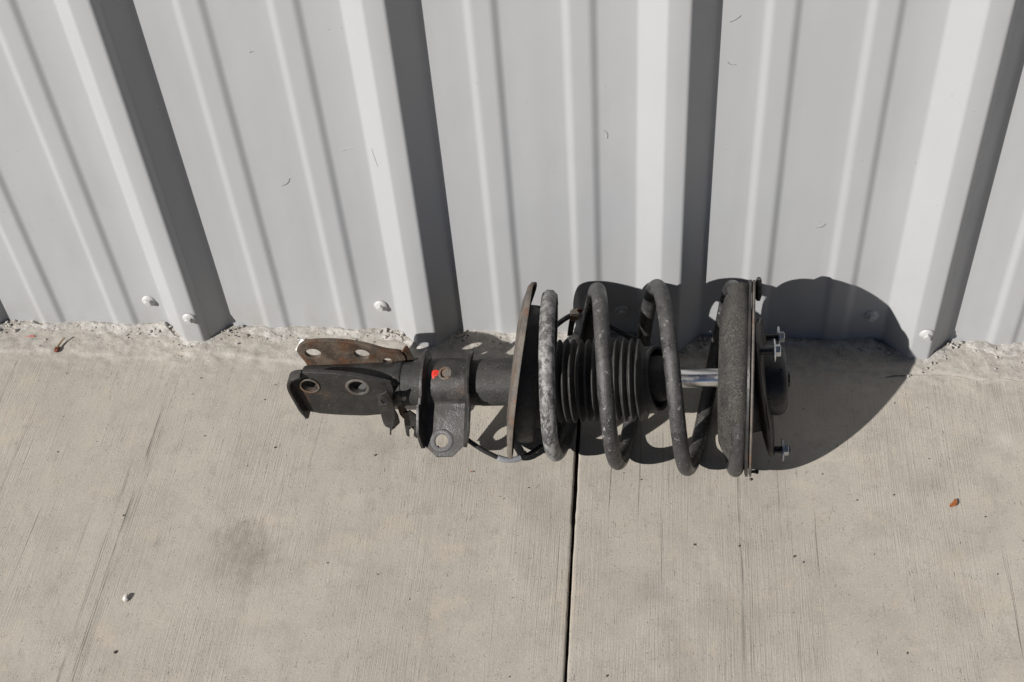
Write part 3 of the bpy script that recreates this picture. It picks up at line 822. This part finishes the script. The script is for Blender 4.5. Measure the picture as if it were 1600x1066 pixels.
# upper isolator, bearing plate and rim
uc = Vector((.2935, -.1660, .1130)); ud = tiltdir(.0, .065)
def iso_w(t, i):
    d = (t + math.pi) % (2 * math.pi) - math.pi
    def st(a, b, x): u = min(1, max(0, (x - a) / (b - a))); return u * u * (3 - 2 * u)
    cov = st(-.95, -.45, d) * (1 - st(1.05, 1.55, d))
    lift = (0, 0, .03, .08, .13, .155, .163, .141, .118, .077, .043)[i]
    return cov * lift + .012 * noise.noise(Vector((math.cos(t) * 1.7, math.sin(t) * 1.7, 3 + i * .1))) + .006 * noise.noise(Vector((math.cos(t) * 12, math.sin(t) * 12, i)))
lathe('spring_isolator', [(-.020, .020), (-.033, .040), (-.0345, .064), (-.0335, .074), (-.030, .083), (-.025, .090), (-.0215, .0950), (-.016, .0990), (-.010, .1015), (-.006, .1040), (-.0035, .1050)], uc, ud, M_seat, P_, 110, iso_w)
lathe('bearing_plate', [(-.0040, .02), (-.0040, .1085), (-.0028, .1118), (-.0005, .1122), (.0, .1112), (.0, .02)], uc, ud, M_black, P_, 110, lambda t, i: .004 * noise.noise(Vector((math.cos(t) * 4, math.sin(t) * 4, 1))))
rim = lathe('bearing_rim', [(.0008, .02), (.0008, .1085), (.0014, .1116), (.0030, .1122), (.0040, .1112), (.0042, .1060), (.0042, .02)], uc, ud, M_rimr, P_, 110, lambda t, i: .004 * noise.noise(Vector((math.cos(t) * 3, math.sin(t) * 3, 5))))
lathe('locating_pin', [(0, .0), (0, .0018), (.004, .0018), (.0055, .0026), (.008, .0024), (.0085, 0)], uc + Uv * (-.106) + Vector((.004, 0, 0)), Xv, M_rubber, P_, 14)
poly_plate('rim_lug', [UFX(.2988, v, f, (-.166, .113)) for v, f in ((.1135, -.012), (.1155, .0), (.1130, .012), (.104, .019), (.092, .020), (.088, .0), (.092, -.02), (.105, -.018))], .0050, M_seat, P_, n=(1, 0, 0), bevel=.0015)

# top mount
mc = Vector((.3085, -.1660, .1110)); md = tiltdir(.115, .14)
lathe('top_mount', [(-.006, .035), (-.006, .058), (-.003, .071), (-.001, .0765), (.0015, .0780), (.0038, .0772), (.0048, .073), (.0052, .060), (.0053, .046), (.0054, .02)], mc, md, M_mount, P_, 84, lambda t, i: .15 * math.cos(3 * (t - .33)) * (1 if i in (2, 3, 4, 5) else .45 if i < 8 else 0))
lathe('mount_hub', [(-.02, .060), (-.006, .058), (.002, .050)], mc, md, M_rubber, P_, 48)
lathe('mount_cap', [(-.004, .0400), (.012, .0408), (.018, .0402), (.0222, .0378), (.0245, .0335), (.0245, .018), (.0235, .015), (.0235, .0)], mc + Vector((.0015, 0, 0)), tiltdir(.03, .03), M_gloss, P_, 64)
lathe('rod_nut', [(.0235, 0), (.0235, .009), (.0295, .009), (.0300, .006), (.0300, 0)], mc + Fv * .002, tiltdir(.03, .03), M_gloss, P_, 6, None, 20)
def stud(v, f, x):
    o = UFX(x, v, f, (-.166, .112)); e = empty('mount_stud', tuple(o)); e.location = o
    setp(e, P_)
    e.location = o
    d = tiltdir(.05, .02)
    def add(nm, prof, mat, seg): 
        V, F = lathe_geo(prof, o, d, seg); ob = mk(nm, V, F, mat, None, True, 25)
        ob.parent = e; ob.matrix_parent_inverse = Matrix.Translation(o).inverted(); return ob
    add('shank', [(-.016, .0), (-.016, .0042), (.0085, .0042), (.0095, .0030), (.0095, 0)], M_gloss, 20)
    add('washer', [(-.0002, .004), (-.0004, .0112), (.0, .0128), (.0013, .0128), (.0018, .0112), (.0016, .004)], M_zinc, 36)
    V = add('hex_nut', [(.0016, .0), (.0016, .0062), (.0024, .0067), (.0066, .0067), (.0074, .0060), (.0074, 0)], M_zinc, 6)
stud(.031, .070, .3140); stud(.0505, -.064, .3300); stud(-.0805, -.018, .3330)

# sensor cable lying round the strut
cab = [(-.050, -.2000, .060), (-.0375, -.2080, .045), (-.0222, -.2150, .036), (-.0063, -.2200, .028), (.013, -.2210, .018), (.0317, -.2130, .013), (.0499, -.1960, .010), (.0700, -.1720, .008), (.066, -.135, .006), (.040, -.095, .008), (.036, -.060, .018), (.0480, -.035, .034), (.0622, -.030, .0487), (.0747, -.030, .062), (.0860, -.030, .0690), (.0980, -.030, .069), (.1107, -.030, .0631), (.1345, -.033, .047), (.1665, -.040, .028), (.19, -.05, .012)]
cable = empty('sensor_cable', (.05, -.14, 0)); tag(cable, 'thin grey sensor cable looping under and behind the coil spring', 'cable')
cpth = catmull(cab, 8)
sweep('cable_jacket', cpth, .0029, M_wireb, cable, 12)
sweep('grey_sleeve', [p for p in cpth[28:40]], .0036, M_sleeve, cable, 12)
sweep('grey_sleeve', [p for p in cpth[92:112]], .0033, M_wire, cable, 12)
sweep('grey_sleeve', [p for p in cpth[116:124]], .0046, M_sleeve, cable, 12)
clipo = Vector((.0855, -.031, .0690))
bm = bmesh.new(); bmesh.ops.create_cube(bm, size=1)
for v in bm.verts: v.co = clipo + Vector((v.co.x * .0125 + .1 * v.co.z * .01, v.co.y * .012, v.co.z * .0125 + v.co.x * .003))
bmesh.ops.bevel(bm, geom=list(bm.edges), offset=.0016, segments=2, affect='EDGES')
from_bm('cable_clip', bm, M_clip, cable)
poly_plate('clip_strap', [(.0785, -.036, .062), (.0865, -.036, .064), (.0845, -.034, .052), (.0815, -.030, .030), (.0745, -.030, .028), (.0765, -.032, .046)], .0018, M_wireb, cable)
poly_plate('clip_tongue', [(.088, -.033, .078), (.0925, -.033, .081), (.0965, -.032, .077), (.0930, -.032, .074)], .0025, M_leafb, cable)

# ------------------------------------------------------------------ litter on the slab
def stone(name, loc, size, mat, seed, squash=.7):
    bm = bmesh.new(); bmesh.ops.create_icosphere(bm, subdivisions=3, radius=1)
    for v in bm.verts:
        k = 1 + .35 * noise.noise(v.co * 1.1 + Vector((seed, 0, 0))) + .1 * noise.noise(v.co * 3 + Vector((0, seed, 0)))
        v.co = Vector((v.co.x * size[0], v.co.y * size[1], max(v.co.z, -.6) * size[2])) * k
    o = from_bm(name, bm, mat, None, True, 60); o.location = (loc[0], loc[1], size[2] * .55); o.rotation_euler = (0, 0, seed); return o
tag(stone('pebble', (-.3999, -.4207), (.0042, .0036, .0036), M_stone, 1.3), 'small pale pebble alone on the lower left concrete', 'pebble')
tag(stone('pebble', (-.3936, -.4884), (.0019, .0017, .0014), M_grit, 2.3), 'tiny dark brown pebble near the bottom left of the pavement', 'pebble')
def leaf(name, loc, ln, wd, rot, mat, curl=.35, lift=.0012, seed=0):
    V = []; F = []; n = 9
    for i in range(n + 1):
        t = i / n; w = wd * math.sin(math.pi * (.06 + .9 * t)) ** .8 * (1 + .25 * noise.noise(Vector((t * 5, seed, 0))))
        for j in range(5):
            s = (j - 2) / 2; z = lift + curl * wd * s * s + .5 * curl * ln * (t - .5) ** 2 + .0006 * noise.noise(Vector((t * 6, s * 2, seed)))
            V.append((ln * (t - .5), w * s + .12 * ln * math.sin(t * 4 + seed), z))
    for i in range(n):
        for j in range(4): a = i * 5 + j; F.append((a, a + 1, a + 6, a + 5))
    o = mk(name, V, F, mat, None, True, 60); z = o.modifiers.new('s', 'SOLIDIFY'); z.thickness = .0003
    o.location = (*loc, .0006); o.rotation_euler = (0, 0, rot); return o
tag(leaf('dry_leaf', (.5270, -.2510), .0135, .0030, 1.15, M_leafo, seed=2), 'curled orange dry leaf scrap on the right of the concrete', 'leaf')
tag(leaf('flower_petal', (-.6446, -.0288), .013, .0014, -.15, M_petal, .3, seed=5), 'faded red petal scrap by the wall at far left', 'petal')
tag(leaf('flower_petal', (-.0284, -.2285), .003, .0009, .3, M_petal, .3, seed=6), 'tiny red scrap on the concrete below the bracket tab', 'petal')
sp_ = empty('seed_pod', (-.5977, -.0447, 0)); tag(sp_, 'brown seed pod with a short dry stalk near the wall at left', 'seed pod')
sweep('stalk', catmull([(-.6000, -.0490, .0045), (-.5975, -.0420, .006), (-.5935, -.0340, .008)], 5), lambda t: .0014 * (1.15 - .3 * t), M_straw, sp_, 8)
pd = stone('pod', (0, 0), (.0035, .0046, .0032), M_leafb, 3.1); pd.location = (-.6005, -.0510, .0030); pd.parent = sp_; pd.matrix_parent_inverse = Matrix.Translation(sp_.location).inverted()
fl = poly_plate('paint_flake', [(-.2800, -.0420, .003), (-.2750, -.0240, .006), (-.2700, -.0290, .0085), (-.2680, -.0330, .009), (-.2705, -.0455, .0035)], .0012, M_flake, None, bevel=.0003)
tag(fl, 'white flake of paint or plaster beside the rusty bracket end', 'flake')

bm = bmesh.new()
def grain(x, y, z, r):
    g = bmesh.ops.create_icosphere(bm, subdivisions=1, radius=1)['verts']
    a, b, c = r * rnd.uniform(.6, 1.5), r * rnd.uniform(.6, 1.2), r * rnd.uniform(.4, .8); t = rnd.uniform(0, 3.14)
    for v in g:
        q = v.co * (1 + rnd.uniform(-.2, .2)); px_, py_ = q.x * a, q.y * b
        v.co = Vector((x + px_ * math.cos(t) - py_ * math.sin(t), y + px_ * math.sin(t) + py_ * math.cos(t), z + q.z * c))
for _ in range(170):
    x = rnd.uniform(-.75, .75); y = -rnd.random() ** 1.6 * .62 - .02; grain(x, y, .0008, rnd.choice((.0004, .0005, .0006, .0009)))
for x, y, r in ((.2348, -.3194, .0016), (-.1489, -.2074, .0018), (-.4358, -.3085, .0013), (.2848, -.3188, .0020), (.1429, -.4883, .0012), (-.2742, -.2005, .0012), (.30, -.225, .0016), (.42, -.25, .001), (.345, -.33, .0014)): grain(x, y, .001, r)
tag(from_bm('grit', bm, M_grit, None, True, 60), kind='stuff')
bm = bmesh.new()
for _ in range(260):
    x = rnd.uniform(-.72, .72); w = wall_y(x); grain(x, w - .004 - abs(rnd.gauss(0, .014)), .0028, rnd.choice((.0007, .001, .0013, .002)))
for k in range(0, 5):
    for _ in range(26):
        x = rib_centre(k) + rnd.choice((-.045, .046)) + rnd.gauss(0, .008); grain(x, wall_y(x) - abs(rnd.gauss(0, .009)) - .002, .004, rnd.choice((.0012, .0018, .0028)))
tag(from_bm('mortar_crumbs', bm, M_mort, None, True, 60), kind='stuff')
